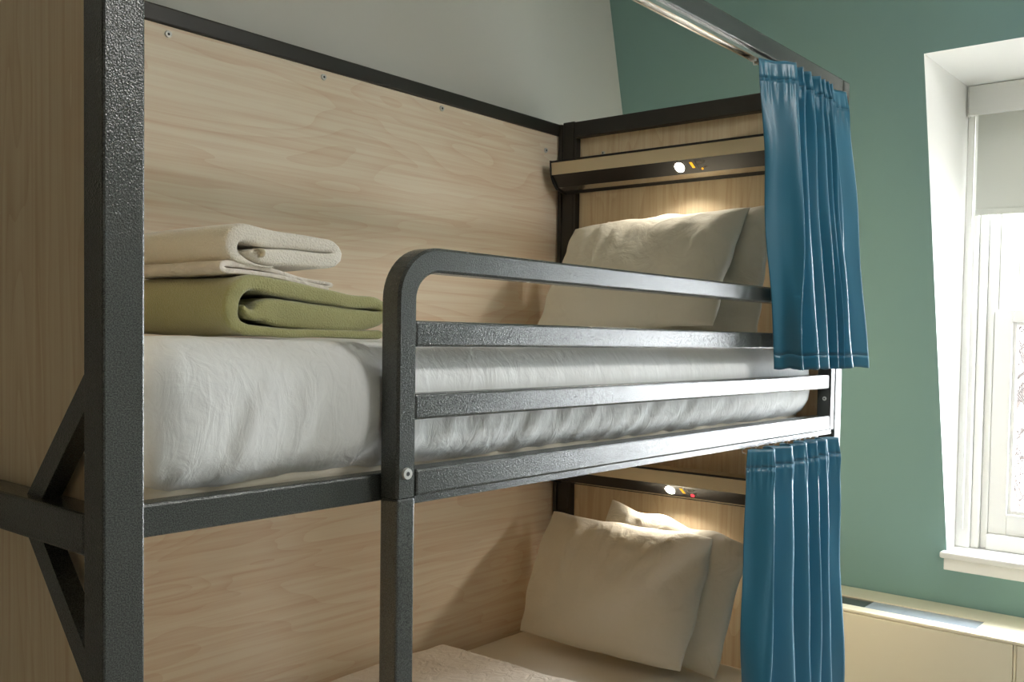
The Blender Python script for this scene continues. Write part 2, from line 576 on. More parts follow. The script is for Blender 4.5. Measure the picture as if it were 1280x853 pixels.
# posts
box('post', 0, 0.048, 0, 0.048, 0, TOP, ST, bed, 0.0028)
box('post', 2.034, 2.080, 0, 0.05, 0, TOP, ST, bed, 0.004)
box('post', 2.032, 2.080, 0.968, 1.018, 0, TOP+0.003, SD, bed, 0.004)
box('post', 0, 0.048, 0.968, 1.018, 0, TOP, SD, bed, 0.004)
# cover strip in the back corner
box('corner_strip', 2.0280, 2.079, 1.0185, 1.0325, 0, TOP-0.004, SD, bed)
box('post_flange', 2.0325, 2.056, 0.958, 0.9675, 0.2, TOP-0.055, SD, bed, 0.001)
# top rails
box('top_rail', 0.0485, 2.0335, 0.0, 0.046, 2.212, TOP, ST, bed, 0.004)
box('top_rail', 0.0, 2.08, YB, YB+0.03, 2.219, TOP, SD, bed, 0.004)
box('top_rail', 2.032, 2.078, 0.0505, 0.9675, 2.206, TOP, SD, bed, 0.004)
box('top_rail', 0.002, 0.046, 0.0485, 0.9675, 2.212, TOP, SD, bed, 0.004)
# curtain tracks: a channel with two bright lips
def track(z, x0, x1, y0, mat):
    bm = bmesh.new()
    add_box(bm, x0, x1, y0, y0+0.005, z-0.012, z-0.0005)
    add_box(bm, x0, x1, y0+0.021, y0+0.026, z-0.012, z-0.0005)
    add_box(bm, x0, x1, y0+0.005, y0+0.021, z-0.003, z-0.0005)
    return bm_obj('curtain_track', bm, mat, bed)
track(2.212, 0.05, 2.03, 0.008, M['silver'])
# panels
box('back_panel', 0.0, 2.0795, 1.040, 1.056, 1.335, 2.2185, M['wood_x'], bed)
box('back_panel', 0.0, 2.0795, 1.040, 1.056, 0.34, 1.333, M['wood_x'], bed)
box('head_panel', 2.057, 2.073, 0.051, 0.9675, 1.20, 2.2055, M['wood_z'], bed)
box('head_panel', 2.057, 2.073, 0.051, 0.9675, 0.34, 1.198, M['wood_z'], bed)
box('foot_panel', 0.0485, 0.0600, 0.0485, 1.0395, 0.34, 1.254, M['wood_z'], bed)
box('foot_panel', 0.0485, 0.0600, 0.0485, 1.0395, 1.256, 2.2115, M['wood_z'], bed)
# foot-end beam and braces
box('end_beam', 0.0005, 0.047, 0.0485, 0.9675, 1.254, 1.304, ST, bed, 0.004)
def brace(sy, up_):
    bm = bmesh.new()
    zb = 1.3045 if up_ else 1.2535
    s = 1 if up_ else -1
    yj = 0.0485 if sy > 0 else 0.9675
    ln = 0.165
    tk = 0.030
    P = [(yj + sy*(ln+tk*0.72), zb), (yj + sy*(ln-tk*0.72), zb), (yj, zb + s*(ln-tk*0.72)*1.02), (yj, zb + s*(ln+tk*0.72)*1.02)]
    a = [bm.verts.new((0.014, y, z)) for y, z in P]
    b = [bm.verts.new((0.038, y, z)) for y, z in P]
    for i in range(4):
        bm.faces.new((a[i], a[(i+1) % 4], b[(i+1) % 4], b[i]))
    bm.faces.new(a); bm.faces.new(b)
    bmesh.ops.recalc_face_normals(bm, faces=bm.faces[:])
    return bm_obj('brace', bm, ST, bed)
for sy in (1, -1):
    for u_ in (True, False):
        brace(sy, u_)
# bed rails carrying the two bunks
box('bed_rail', 0.0485, 2.031, 0.0415, 0.075, 1.266, 1.308, ST, bed, 0.004)
box('bed_rail', 0.0605, 2.027, 1.005, 1.0325, 1.266, 1.308, SD, bed, 0.004)
box('bed_rail', 2.034, 2.0565, 0.0765, 0.957, 1.262, 1.300, SD, bed, 0.003)
box('bed_rail', 0.0485, 2.031, 0.0415, 0.075, 0.30, 0.342, ST, bed, 0.004)
box('bed_rail', 0.0605, 2.027, 1.005, 1.0325, 0.30, 0.342, SD, bed, 0.004)
for zb in (1.270, 0.304):
    for i in range(12):
        x = 0.13 + i*0.158
        box('slat', x, x+0.075, 0.0755, 1.0045, zb, zb+0.012, M['wood_x'], bed)
# guard: bent end tube + top rail in one sweep
def bent_guard():
    bm = bmesh.new()
    x0, x1 = 0.4296, 0.4669
    zt0, zt1 = 1.617, 1.655
    R = 0.082; r = R - (x1-x0)
    path = [(x0, x1, 1.274, 0)]
    outer = [(x0, 1.274), (x0, zt1-R)]
    inner = [(x1, 1.274), (x1, zt1-R)]
    n = 12
    for i in range(1, n+1):
        a = math.pi/2*i/n
        outer.append((x0+R-R*math.cos(a), zt1-R+R*math.sin(a)))
        inner.append((x0+R-r*math.cos(a), zt1-R+r*0.98*math.sin(a)))
    outer.append((2.002, zt1)); inner.append((2.002, zt0))
    y0, y1, c = 0.0, 0.0407, 0.004
    rings = []
    for (ox, oz), (ix, iz) in zip(outer, inner):
        o, i_ = Vector((ox, 0, oz)), Vector((ix, 0, iz))
        d = (i_-o).normalized()
        ring = []
        for p, y in ((o, y0+c), (o+d*c, y0), (i_-d*c, y0), (i_, y0+c), (i_, y1-c), (i_-d*c, y1), (o+d*c, y1), (o, y1-c)):
            ring.append(bm.verts.new((p.x, y, p.z)))
        rings.append(ring)
    for k in range(len(rings)-1):
        for j in range(8):
            bm.faces.new((rings[k][j], rings[k][(j+1) % 8], rings[k+1][(j+1) % 8], rings[k+1][j]))
    bm.faces.new(rings[0]); bm.faces.new(rings[-1])
    bmesh.ops.recalc_face_normals(bm, faces=bm.faces[:])
    o = bm_obj('guard_tube', bm, ST, bed)
    return o
bent_guard()
box('guard_rail', 0.4672, 2.0025, 0.004, 0.036, 1.502, 1.542, ST, bed, 0.004)
box('guard_rail', 0.4672, 2.0025, 0.004, 0.036, 1.3905, 1.430, ST, bed, 0.004)
box('guard_rail', 0.4672, 2.0025, 0.0, 0.0407, 1.274, 1.3154, ST, bed, 0.004)
box('guard_end_post', 2.003, 2.030, 0.0, 0.0410, 1.274, 1.655, ST, bed, 0.003)
track(1.274, 0.469, 2.028, 0.006, ST)
box('ladder_post', 0.4304, 0.4661, 0.0006, 0.0401, 0.0, 1.2732, ST, bed, 0.004)
for z in (0.28, 0.58, 0.88):
    box('ladder_rung', 0.0485, 0.43, 0.006, 0.036, z, z+0.03, ST, bed, 0.004)
# screws
screw_at(bed, (0.4475, 0.0, 1.3105), (0, -1, 0), 0.0095, 0.004)
screw_at(bed, (2.003, 0.018, 1.362), (-1, 0, 0), 0.006, 0.003)
for x, z in ((0.634, 2.200), (1.485, 2.204), (1.968, 2.160), (0.20, 2.200), (1.06, 2.2)):
    screw_at(bed, (x, 1.040, z), (0, -1, 0), 0.0085, 0.004)
screw_at(bed, (2.057, 0.86, 2.147), (-1, 0, 0), 0.007, 0.003)

# ------------------------------------------------------------------ reading light bars
def light_bar(ztop, label, y_led, red):
    xw = 2.0312
    y0, y1 = 0.030, 0.996
    t = empty('reading_lamp', (2.0, 0.5, ztop-0.1))
    tag(t, label, 'lamp', 'light bars on the headboard')
    f = 1.947                                  # front of the upper face
    A, B, Cc, D = (f, ztop-0.004), (f+0.003, ztop-0.047), (f+0.034, ztop-0.085), (f+0.062, ztop-0.094)
    def strip(name, p, q_, mat, depth=0.004):
        """slab along y whose outer face runs p -> q_ in the x-z profile"""
        d = (Vector((q_[0]-p[0], q_[1]-p[1]))).normalized()
        n = Vector((-d.y, d.x))                # inward
        if n.x < 0:
            n = -n
        bm = bmesh.new()
        prism_xz(bm, [p, q_, (q_[0]+n.x*depth, q_[1]+n.y*depth), (p[0]+n.x*depth, p[1]+n.y*depth)], y0, y1)
        return bm_obj(name, bm, mat, t)
    bm = bmesh.new()                           # carcass behind the faces
    prism_xz(bm, [(f+0.012, ztop-0.006), (f+0.014, ztop-0.047), (f+0.042, ztop-0.080), (xw-0.006, ztop-0.094),
                  (xw, ztop-0.101), (xw, ztop-0.006)], y0, y1)
    bm_obj('housing', bm, M['black_matt'], t)
    box('top_shelf', f+0.004, xw, y0, y1, ztop-0.0058, ztop-0.002, M['alu'], t)
    bm = bmesh.new()
    add_box(bm, f-0.003, f+0.0035, y0, y1, ztop-0.006, ztop, 0.001)
    bm_obj('top_edge', bm, M['black_matt'], t)
    strip('face_panel', (A[0], A[1]-0.0025), B, M['alu'])
    strip('control_strip', B, Cc, M['black'])
    strip('lower_trim', Cc, D, M['silver'])
    # end caps
    for y in (y0-0.004, y1):
        bm = bmesh.new()
        prism_xz(bm, [(f-0.004, ztop+0.001), (f-0.003, ztop-0.03), (f+0.003, ztop-0.055), (f+0.014, ztop-0.075),
                      (f+0.032, ztop-0.092), (f+0.06, ztop-0.099), (xw-0.001, ztop-0.103), (xw-0.001, ztop+0.001)], y, y+0.004)
        bm_obj('end_cap', bm, M['black_matt'], t)
    # led, buttons and print on the black strip
    d = Vector((Cc[0]-B[0], 0, Cc[1]-B[1])); L_ = d.length; d.normalize()
    n = Vector((-abs(d.z), 0, -abs(d.x))).normalized()
    def on(y, s):
        p = Vector((B[0], y, B[1])) + d*(L_*s)
        return p
    bm = bmesh.new()
    add_disc(bm, on(y_led, 0.5) + n*0.0002, n, 0.0160, 0.002, 24)
    bm_obj('led_lens', bm, M['led'], t)
    def chip(name, y, s, w_, h_, mat, skew=0.0):
        bm = bmesh.new()
        c = on(y, s)
        vs = []
        for k in (0.0003, 0.0011):
            for (a_, b_) in ((-1, -1), (1, -1), (1, 1), (-1, 1)):
                vs.append(bm.verts.new(c + Vector((0, a_*w_/2 + skew*b_, 0)) + d*(b_*h_/2) + n*k))
        bm.faces.new(vs[:4]); bm.faces.new(vs[4:])
        for i in range(4):
            bm.faces.new((vs[i], vs[(i+1) % 4], vs[4+(i+1) % 4], vs[4+i]))
        bmesh.ops.recalc_face_normals(bm, faces=bm.faces[:])
        return bm_obj(name, bm, mat, t)
    chip('switch_light', y_led-0.047, 0.42, 0.009, 0.020, M['orange'], -0.003)
    chip('print_mark', y_led-0.062, 0.45, 0.0018, 0.030, M['print'], -0.004)
    chip('print_mark', y_led-0.080, 0.22, 0.030, 0.0022, M['print'])
    chip('print_mark', y_led-0.078, 0.36, 0.022, 0.0022, M['print'])
    chip('print_mark', y_led-0.090, 0.62, 0.011, 0.0040, M['print'])
    bm = bmesh.new()
    add_disc(bm, on(y_led-0.078, 0.74) + n*0.0003, n, 0.0036 if not red else 0.0062, 0.0016, 14)
    bm_obj('indicator', bm, M['red'] if red else M['orange'], t)
    # the lamp's own light
    ld = bpy.data.lights.new('led_beam', 'SPOT')
    ld.energy = 2.2
    ld.color = (1.0, 0.90, 0.74)
    ld.spot_size = math.radians(150)
    ld.spot_blend = 0.6
    ld.shadow_soft_size = 0.012
    lo = bpy.data.objects.new('led_beam', ld)
    COL.objects.link(lo)
    lo.parent = t
    lo.location = on(y_led, 0.5) + n*0.012 - Vector(t.location)
    lo.rotation_euler = (n + Vector((0.25, 0, -0.9))).to_track_quat('-Z', 'Y').to_euler()
    return t
light_bar(2.116, 'lit light bar above the upper bunk pillows, aluminium and black with orange indicator', 0.495, False)
light_bar(1.118, 'lit light bar above the lower bunk pillows, with small red indicator', 0.505, True)

# ------------------------------------------------------------------ bedding
def soft_box(x0, x1, y0, y1, z0, z1, r, step, disp, open_bottom=False, taper=None):
    """rounded box on a fine grid, displaced by disp(p, n) -> offset"""
    nx, ny, nz = (max(2, int(round((b-a)/step))) for a, b in ((x0, x1), (y0, y1), (z0, z1)))
    bm = bmesh.new()
    cache = {}
    def vert(i, j, k):
        key = (i, j, k)
        if key in cache:
            return cache[key]
        p = Vector((x0+(x1-x0)*i/nx, y0+(y1-y0)*j/ny, z0+(z1-z0)*k/nz))
        c = Vector((min(max(p.x, x0+r), x1-r), min(max(p.y, y0+r), y1-r), min(max(p.z, z0+r), z1-r)))
        n = p - c
        if n.length < 1e-6:
            n = Vector((0, 0, 1))
        n.normalize()
        s = c + n*r
        if (p-c).length < 1e-6:
            s = p
        s = s + n*disp(s, n)
        cache[key] = bm.verts.new(s)
        return cache[key]
    def face(a, b, c_, d):
        bm.faces.new((a, b, c_, d))
    for i in range(nx):
        for j in range(ny):
            face(vert(i, j, nz), vert(i+1, j, nz), vert(i+1, j+1, nz), vert(i, j+1, nz))
            if not open_bottom:
                face(vert(i, j, 0), vert(i, j+1, 0), vert(i+1, j+1, 0), vert(i+1, j, 0))
    for k in range(nz):
        for i in range(nx):
            face(vert(i, 0, k), vert(i+1, 0, k), vert(i+1, 0, k+1), vert(i, 0, k+1))
            face(vert(i, ny, k), vert(i, ny, k+1), vert(i+1, ny, k+1), vert(i+1, ny, k))
        for j in range(ny):
            face(vert(0, j, k), vert(0, j, k+1), vert(0, j+1, k+1), vert(0, j+1, k))
            face(vert(nx, j, k), vert(nx, j+1, k), vert(nx, j+1, k+1), vert(nx, j, k+1))
    return bm

def nz3(p, sx, sy, sz, seed=0.0):
    return noise.noise(Vector((p.x*sx+seed, p.y*sy+seed*1.3, p.z*sz-seed)))

# upper bunk: mattress, then the duvet shell drawn over it
bm = soft_box(0.075, 1.985, 0.082, 0.985, 1.2835, 1.468, 0.03, 0.03, lambda p, n: 0.002*nz3(p, 9, 9, 9))
tag(bm_obj('mattress', bm, M['ticking'], None, True), 'cream mattress of the upper bunk peeking out under the white duvet', 'mattress')

def duvet_disp(p, n):
    side = max(0.0, -n.y)
    d = 0.003*nz3(p, 5, 5, 5, 2)
    if side > 0.2:
        f = smoothstep((1.50 - p.z)/0.12)
        # gathers slant along the front side
        sh = p.x - (p.z-1.42)*(0.2 + 0.5*p.x)
        d += side*f*(0.0055*noise.noise(Vector((sh*21, p.z*4, 3.1))) + 0.0035*noise.noise(Vector((sh*40, p.z*6, 8.2))) + 0.004*noise.noise(Vector((p.x*5, p.z*8, 1.2))))
        d += side*0.010*math.sin(max(0, min(1, (p.z-1.32)/0.17))*math.pi)
    if n.x > 0.4 or n.x < -0.4:
        d += 0.006*noise.noise(Vector((p.y*24, p.z*6, 1.7)))
    d += 0.004*max(0.0, n.z)*nz3(p, 3, 3, 1, 9)
    return d
bm = soft_box(0.064, 1.998, 0.052, 1.0, 1.304, 1.508, 0.062, 0.0115, duvet_disp, open_bottom=False)
# leave the underside open: a shell with thickness
bmesh.ops.delete(bm, geom=[f for f in bm.faces if f.calc_center_median().z < 1.338 and abs(f.normal.z) > 0.35], context='FACES')
dv = bm_obj('duvet', bm, M['duvet'], None, True)
sm = dv.modifiers.new('thickness', 'SOLIDIFY'); sm.thickness = 0.010; sm.offset = -1
tag(dv, 'puffy white duvet spread over the upper bunk mattress', 'duvet')

# lower bunk
def low_disp(p, n):
    return 0.003*nz3(p, 4, 4, 4, 5) + max(0, n.z)*0.0025*noise.noise(Vector((p.x*14+p.y*9, p.y*14, 0)))
bm = soft_box(0.075, 1.99, 0.08, 1.0, 0.322, 0.548, 0.035, 0.02, low_disp)
tag(bm_obj('mattress', bm, M['sheet'], None, True), 'lower bunk mattress in a smooth warm white fitted sheet', 'mattress')
def low_duvet(p, n):
    return 0.006*nz3(p, 4, 4, 4, 11) + 0.005*nz3(p, 13, 9, 9, 4)
bm = soft_box(0.09, 1.455, 0.06, 0.975, 0.559, 0.603, 0.022, 0.016, low_duvet)
tag(bm_obj('duvet', bm, M['linen'], None, True), 'white duvet lying on the foot half of the lower bunk', 'duvet')

# pillows
def pillow(name, label, wd, ht, th, base, lean, yaw=0.0, roll=0.0, seed=0.0, mat=None, pinch=0.10, fold=0.35, corner=0.18):
    """cushion standing on its long edge: base = middle of its lower edge"""
    bm = bmesh.new()
    nu, nv = 84, 60
    top, bot = {}, {}
    la = Vector((0, -1, 0)); hb = Vector((math.sin(lean), 0, math.cos(lean))); nn = la.cross(hb)
    rz = Matrix.Rotation(yaw, 3, 'Z')
    la, hb, nn = rz @ la, rz @ hb, rz @ nn
    c_, s_ = math.cos(roll), math.sin(roll)
    la2, hb2 = la*c_ + hb*s_, hb*c_ - la*s_
    for i in range(nu+1):
        for j in range(nv+1):
            u, v = -1+2*i/nu, -1+2*j/nv
            # denser towards the rim
            u = math.copysign(1-(1-abs(u))**1.35, u); v = math.copysign(1-(1-abs(v))**1.35, v)
                        # sides pulled in between pointed corners
            un, vn = u*math.sqrt(1-corner*v*v*0.5), v*math.sqrt(1-corner*u*u*0.5)
            X = un*wd/2*(1 - pinch*0.45*(1-v*v)*u*u)
            Y = vn*ht/2*(1 - pinch*0.55*(1-u*u)*v*v)
            e = max(0.0, (1-abs(u)**2.3))**0.52 * max(0.0, (1-abs(v)**2.3))**0.52
            h = th/2*e
            rim = 1-e
            wv = 0.014*noise.noise(Vector((u*1.7+seed, v*1.4-seed, seed*2)))
            wv += 0.008*noise.noise(Vector((u*4+v*2.5+seed, v*2.6-u*1.6, seed)))*(0.35+rim)
            # creases fanning in from the upper rim and the corners
            ang = math.atan2(v+1.3, u*1.2+0.25)
            wv += 0.013*noise.noise(Vector((ang*9+seed, (u*u+v*v)*0.7, 4.0)))*smoothstep((v+0.35)/1.0)
            wv += 0.006*noise.noise(Vector((u*7+seed, v*9, 2.0)))*smoothstep((rim-0.25)/0.5)
            sag = fold*0.02*(v*v)*(1 if v > 0 else 0)
            # slack outline
            X += 0.012*noise.noise(Vector((v*2.4, seed, math.copysign(3, u))))*u*u
            Y += 0.014*noise.noise(Vector((u*2.6, seed, math.copysign(5, v))))*v*v*(1 if v > 0 else 0.35)
            P0 = la2*X + hb2*(Y+ht/2)
            hump = 0.008*noise.noise(Vector((u*1.5, v*1.2, seed+7)))*(1-e)
            for dic, sg in ((top, 1), (bot, -1)):
                edge = (i in (0, nu) or j in (0, nv))
                if edge and sg == -1:
                    dic[i, j] = top[i, j]
                    continue
                dic[i, j] = bm.verts.new(Vector(base) + P0 + nn*(sg*h + wv*e*(1 if sg > 0 else 0.4) + hump + th*0.42 - sag))
    for i in range(nu):
        for j in range(nv):
            bm.faces.new((top[i, j], top[i+1, j], top[i+1, j+1], top[i, j+1]))
            bm.faces.new((bot[i, j], bot[i, j+1], bot[i+1, j+1], bot[i+1, j]))
    o = bm_obj(name, bm, mat or M['pillow'], None, True)
    # stitched rim along the seam
    bm = bmesh.new()
    ring = [(i, 0) for i in range(nu)] + [(nu, j) for j in range(nv)] + [(nu-i, nv) for i in range(nu)] + [(0, nv-j) for j in range(nv)]
    return tag(o, label, 'pillow', 'pillows on the bunks')

pillow('pillow', 'front pillow of the upper bunk, leaning under the light bar', 0.64, 0.425, 0.13, (1.725, 0.515, 1.512), math.radians(33), 0.0, math.radians(3.0), 1.3, corner=0.08)
pillow('pillow', 'back pillow of the upper bunk, half hidden behind the front one and curtain', 0.62, 0.40, 0.12, (1.90, 0.455, 1.512), math.radians(14), 0.0, math.radians(1), 5.1)
pillow('pillow', 'front pillow of the lower bunk, leaning below the red indicator light', 0.645, 0.42, 0.15, (1.770, 0.600, 0.549), math.radians(24), math.radians(1), math.radians(0.3), 9.4, corner=0.3)
pillow('pillow', 'back pillow of the lower bunk, peeking out behind the front one beside the curtain', 0.53, 0.42, 0.13, (1.895, 0.505, 0.556), math.radians(12), 0.0, math.radians(-7), 13.7)

# folded textiles: a thick strip following a folded line in x-z, run back along y
def folded(name, label, cat, line, thick, y0, y1, mat, wob=0.004, seed=0.0, front_round=0.006, group=None, sub=0.008):
    # resample the centre line
    P = [Vector((p[0], p[1], p[2] if len(p) > 2 else thick)) for p in line]
    C = []
    for i in range(len(P)-1):
        p0, p1, p2, p3 = P[max(i-1, 0)], P[i], P[i+1], P[min(i+2, len(P)-1)]
        n = max(2, int((p2-p1).xy.length/sub))
        for k in range(n):
            t_ = k/n
            C.append(0.5*((2*p1) + (p2-p0)*t_ + (2*p0-5*p1+4*p2-p3)*t_*t_ + (3*p1-p0-3*p2+p3)*t_**3))
    C.append(P[-1])
    TH = [max(0.003, c.z) for c in C]
    C = [c.xy for c in C]
    Lft, Rgt = [], []
    for i, p in enumerate(C):
        d = (C[min(i+1, len(C)-1)] - C[max(i-1, 0)]).normalized()
        n = Vector((-d.y, d.x))
        h = TH[i]/2
        Lft.append(p+n*h); Rgt.append(p-n*h)
    # rounded ends
    def cap(c, d, th_):
        n = Vector((-d.y, d.x))
        return [c + (n*math.cos(a) + d*math.sin(a))*th_/2 for a in (math.pi*k/6 for k in range(1, 6))]
    dend = (C[-1]-C[-2]).normalized(); dst = (C[0]-C[1]).normalized()
    outline = Lft + cap(C[-1], dend, TH[-1]) + list(reversed(Rgt)) + [C[0] + (Vector((-dst.y, dst.x))*math.cos(a) + dst*math.sin(a))*TH[0]/2 for a in (math.pi*k/6 for k in range(1, 6))]
    m_ = len(C)
    cen = C + [C[-1]]*5 + list(reversed(C)) + [C[0]]*5
    bm = bmesh.new()
    rows = []
    fr = front_round
    ysamp = [(y0, 0.55), (y0+fr*0.15, 0.80), (y0+fr*0.5, 0.95), (y0+fr, 1.0)]
    ny = max(3, int((y1-y0)/0.02))
    ysamp += [(y0+fr + (y1-fr-y0-fr)*k/ny, 1.0) for k in range(1, ny)]
    ysamp += [(y1-fr, 1.0), (y1-fr*0.4, 0.9), (y1, 0.6)]
    for y, s in ysamp:
        row = []
        for p, c in zip(outline, cen):
            g = c + (p-c)*s
            q_ = Vector((g.x*14+seed, y*9, g.y*14))
            w1 = noise.noise(q_)*wob
            w2 = noise.noise(q_*1.0+Vector((31, 5, 2)))*wob
            yy = y + noise.noise(Vector((c.x*11+seed, c.y*40, 2.0)))*wob*1.8*(1.0 if y < (y0+y1)/2 else -1.0)
            row.append(bm.verts.new((g.x+w1, yy, g.y+w2)))
        rows.append(row)
    n = len(outline)
    for a, b in zip(rows, rows[1:]):
        for k in range(n):
            bm.faces.new((a[k], a[(k+1) % n], b[(k+1) % n], b[k]))
    # end faces as strips across the thickness
    def ends(row, flip):
        Lr = row[:m_]; Rr = list(reversed(row[m_+5:m_+5+m_]))
        for k in range(m_-1):
            f = (Lr[k], Rr[k], Rr[k+1], Lr[k+1])
            bm.faces.new(f if not flip else tuple(reversed(f)))
        bm.faces.new([Lr[-1]] + row[m_:m_+5] + [Rr[-1]])
        bm.faces.new([Rr[0]] + row[2*m_+5:] + [Lr[0]])
    ends(rows[0], False); ends(rows[-1], True)
    bmesh.ops.recalc_face_normals(bm, faces=bm.faces[:])
    o = bm_obj(name, bm, mat, None, True)
    return tag(o, label, cat, group)

Z0 = 1.5125                     # top of the duvet under the stack
FY = 0.26
def zx(X, Y, T):                # profile sketch units -> x, height, thickness
    return (0.312 + (X-440)*0.000424, Z0 + (515-Y)*0.000417, T*0.000417)
folded('blanket', 'olive green fleece blanket folded at the bottom of the stack', 'blanket',
       [zx(*p) for p in ((1150, 497, 36), (900, 496, 36), (650, 495, 38), (520, 490, 46), (465, 455, 58), (452, 400, 62), (475, 340, 62),
                         (530, 312, 60), (620, 318, 66), (800, 338, 66), (1000, 360, 58), (1130, 368, 52), (1172, 398, 44), (1140, 432, 60),
                         (1000, 438, 98), (800, 428, 104), (640, 416, 104), (590, 418, 80), (552, 432, 46), (520, 424, 32), (498, 404, 18))],
       0.0225, FY, FY+0.36, M['fleece'], 0.0035, 1.0, 0.011, sub=0.006)

folded('sheet', 'thin white cotton sheet folded between the green blanket and the towel', 'sheet',
       [zx(*p) for p in ((905, 312, 14), (800, 294, 16), (650, 275, 18), (520, 268, 20), (455, 268, 22), (436, 256, 24), (452, 242, 24), (540, 242, 24), (620, 250, 18),
                         (760, 276, 16), (900, 290, 14), (926, 296, 12), (905, 304, 9), (800, 290, 8), (660, 271, 8))],
       0.0085, FY+0.015, FY+0.33, M['linen'], 0.0022, 4.0, 0.003, sub=0.006)

folded('towel', 'fluffy white towel folded on top of the stack', 'towel',
       [zx(*p) for p in ((548, 194, 30), (590, 198, 58), (700, 200, 66), (850, 202, 66), (925, 194, 60), (946, 168, 52), (920, 140, 56), (850, 136, 60),
                         (700, 132, 66), (580, 124, 72), (510, 120, 70), (476, 142, 62), (470, 180, 60), (492, 214, 40), (560, 236, 14), (640, 240, 8))],
       0.0215, FY+0.01, FY+0.32, M['terry'], 0.003, 7.0, 0.011, sub=0.006)

# small satin care label peeping out of the towel's fold
tw_ = bpy.data.objects['towel']
bm = bmesh.new()
pp = [zx(*p)[:2] for p in ((566, 176, 0), (580, 178, 0), (588, 190, 0), (586, 204, 0), (576, 212, 0))]
va = [bm.verts.new((x, FY-0.004, z)) for x, z in pp]
vb = [bm.verts.new((x, FY+0.02, z)) for x, z in pp]
for i in range(len(pp)-1):
    bm.faces.new((va[i], va[i+1], vb[i+1], vb[i]))
o = bm_obj('care_label', bm, M['ticking'], tw_, True)
md = o.modifiers.new('thickness', 'SOLIDIFY'); md.thickness = 0.0012

# ------------------------------------------------------------------ curtains
def catmull(P, per):
    out = []
    for i in range(len(P)-1):
        p0, p1, p2, p3 = P[max(i-1, 0)], P[i], P[i+1], P[min(i+2, len(P)-1)]
        for k in range(per):
            t_ = k/per
            out.append(0.5*((2*p1) + (p2-p0)*t_ + (2*p0-5*p1+4*p2-p3)*t_*t_ + (3*p1-p0-3*p2+p3)*t_**3))
    out.append(P[-1])
    return out

def curtain(label, top, bot, zt, zb, seed, head=0.035, hem=0.03):
    T = catmull([Vector(p) for p in top], 7)
    B = catmull([Vector(p) for p in bot], 7)
    n = len(T)
    root = empty('curtain', ((T[0].x+T[-1].x)/2, -0.03, zb))
    tag(root, label, 'curtain', 'petrol blue bunk curtains')
    def rows(z_from, z_to, m_, off=0.0, shrink=1.0):
        bm = bmesh.new()
        R_ = []
        for r in range(m_+1):
            z = z_from + (z_to-z_from)*r/m_
            t_ = (zt-z)/(zt-zb)
            k_ = t_**0.9
            row = []
            for i in range(n):
                p = T[i].lerp(B[i], k_)
                wv = 0.010*noise.noise(Vector((i*0.11+seed, z*4, 0)))*smoothstep(t_*3)
                wx = 0.016*noise.noise(Vector((i*0.06+seed, z*2.6, 9)))*smoothstep(t_*2)
                # cinch just under the header
                c = math.exp(-((t_*(zt-zb)-0.055)/0.03)**2)*0.010*math.sin(i*1.9)
                row.append(bm.verts.new((p.x+wx, p.y+wv+c*0.5+off, z + 0.004*noise.noise(Vector((i*0.15, seed, t_*3))))))
            R_.append(row)
        for a, b in zip(R_, R_[1:]):
            for i in range(n-1):
                bm.faces.new((a[i], b[i], b[i+1], a[i+1]))
        return bm
    o = bm_obj('curtain_fabric', rows(zt-head, zb+hem, 60), M['curtain'], root, True)
    s = o.modifiers.new('thickness', 'SOLIDIFY'); s.thickness = 0.0016
    o = bm_obj('header_tape', rows(zt, zt-head, 5), M['curtain'], root, True)
    s = o.modifiers.new('thickness', 'SOLIDIFY'); s.thickness = 0.0021
    o = bm_obj('hem', rows(zb+hem, zb, 4), M['curtain'], root, True)
    s = o.modifiers.new('thickness', 'SOLIDIFY'); s.thickness = 0.0022
    # gliders hooked into the track
    return root, T

up_top = [(1.532, 0.000), (1.560, -0.012), (1.590, -0.040), (1.616, -0.056), (1.626, -0.040), (1.634, -0.014), (1.648, -0.020), (1.658, -0.054), (1.668, -0.040),
          (1.678, -0.012), (1.690, -0.022), (1.702, -0.055), (1.712, -0.040), (1.722, -0.010), (1.738, -0.022), (1.755, -0.057), (1.764, -0.040),
          (1.772, -0.013), (1.780, -0.022), (1.789, -0.054), (1.796, -0.036), (1.800, -0.016), (1.808, -0.026), (1.815, -0.054), (1.822, -0.036),
          (1.830, -0.016), (1.836, -0.026), (1.842, -0.052), (1.852, -0.036), (1.868, -0.026), (1.900, -0.036), (1.936, -0.050)]
up_bot = [(1.590, -0.030), (1.600, -0.050), (1.604, -0.082), (1.615, -0.102), (1.632, -0.086), (1.648, -0.050), (1.672, -0.060), (1.690, -0.100), (1.706, -0.086),
          (1.715, -0.050), (1.733, -0.056), (1.762, -0.098), (1.775, -0.080), (1.786, -0.046), (1.800, -0.056), (1.812, -0.104), (1.822, -0.080),
          (1.832, -0.050), (1.840, -0.060), (1.852, -0.104), (1.862, -0.080), (1.868, -0.050), (1.880, -0.060), (1.902, -0.104), (1.920, -0.086),
          (1.930, -0.050), (1.940, -0.046), (1.956, -0.070), (1.970, -0.060), (1.976, -0.048), (2.000, -0.070), (2.032, -0.100)]
c1, T1 = curtain('short petrol blue satin curtain bunched at the head of the upper bunk', up_top, up_bot, 2.197, 1.453, 3.0, 0.045, 0.035)
lo_top = [(1.524, 0.000), (1.545, -0.010), (1.572, -0.036), (1.586, -0.040), (1.598, -0.026), (1.610, 0.004), (1.640, -0.006), (1.678, -0.040), (1.694, -0.026),
          (1.704, 0.004), (1.730, -0.008), (1.762, -0.040), (1.776, -0.024), (1.782, 0.004), (1.804, -0.010), (1.828, -0.040), (1.840, -0.024),
          (1.848, 0.004), (1.866, -0.010), (1.892, -0.040), (1.906, -0.022), (1.916, 0.004), (1.940, -0.010), (1.972, -0.040)]
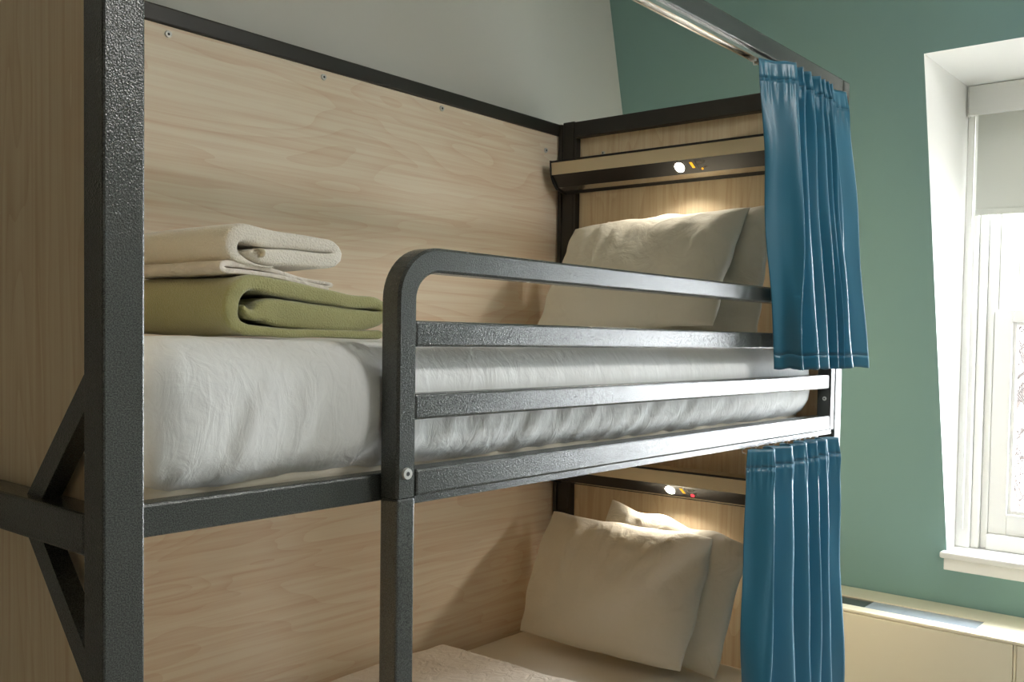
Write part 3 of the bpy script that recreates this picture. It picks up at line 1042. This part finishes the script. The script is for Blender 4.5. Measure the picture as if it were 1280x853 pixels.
lo_bot = [(1.500, 0.000), (1.500, -0.030), (1.505, -0.064), (1.520, -0.080), (1.545, -0.060), (1.575, -0.020), (1.622, -0.030), (1.668, -0.080), (1.690, -0.056),
          (1.704, -0.020), (1.734, -0.034), (1.770, -0.082), (1.790, -0.060), (1.800, -0.024), (1.816, -0.036), (1.850, -0.080), (1.866, -0.056),
          (1.878, -0.024), (1.896, -0.036), (1.916, -0.078), (1.932, -0.050), (1.940, -0.020), (1.960, -0.036), (2.012, -0.070)]
c2, T2 = curtain('long petrol blue satin curtain hanging beside the lower bunk', lo_top, lo_bot, 1.259, 0.30, 8.0, 0.045, 0.04)
def gliders(root, T, ztrack, zt):
    k = 0
    for i in range(3, len(T), 14):
        p = T[i]
        bm = bmesh.new()
        add_box(bm, p.x-0.006, p.x+0.006, 0.0145, 0.0285, ztrack-0.017, ztrack-0.004, 0.001)
        add_tube(bm, [(p.x, 0.021, ztrack-0.016), (p.x, 0.019, ztrack-0.026), (p.x, max(p.y, 0.006)+0.004, zt-0.012)], 0.0016, 6)
        bm_obj('glider', bm, M['valance'], root)
gliders(c1, T1, 2.212, 2.197)
gliders(c2, T2, 1.274, 1.259)

# ------------------------------------------------------------------ outside: bare trees beyond the glass
struct(box('ground', 3.6, 40, -25, 15, -4.2, -4.0, M['snow']))
def tree(label, x, y, h, seed, levels=5):
    rnd = random.Random(seed)
    root = empty('bare_tree', (x, y, -4.0))
    tag(root, label, 'tree', 'bare trees outside the window')
    trunk = bmesh.new(); tw = bmesh.new()
    def grow(bm, p, d, ln, r, lev):
        pts, rad = [p], [r]
        for k in range(3):
            d = (d + Vector((rnd.uniform(-.18, .18), rnd.uniform(-.18, .18), rnd.uniform(-.05, .16)))).normalized()
            p = p + d*ln/3
            pts.append(p); rad.append(r*(1-0.1*(k+1)))
        add_tube(bm, pts, rad, 5 if lev > 1 else 7, cap=False)
        if lev >= levels:
            return
        for k in range(4):
            a = rnd.uniform(0, 6.28)
            side = Vector((math.cos(a), math.sin(a), rnd.uniform(-0.1, 0.6))).normalized()
            q_ = pts[rnd.choice((1, 2, 3))]
            grow(tw, q_, (d*0.75 + side*0.8).normalized(), ln*rnd.uniform(0.58, 0.8), max(0.007, rad[-1]*0.68), lev+1)
    grow(trunk, Vector((x, y, -4.0)), Vector((0, 0, 1)), h*0.42, 0.11, 0)
    bm_obj('trunk', trunk, M['bark'], root, True)
    bm_obj('branches', tw, M['bark'], root, True)
tree('bare tree standing nearest to the window glass', 7.4, 0.75, 9.0, 3, 6)
tree('bare tree standing farther off behind the nearest one', 14.5, 2.6, 10.5, 12)
tree('bare tree at the right of the window view', 11.5, -8.0, 8.5, 21)
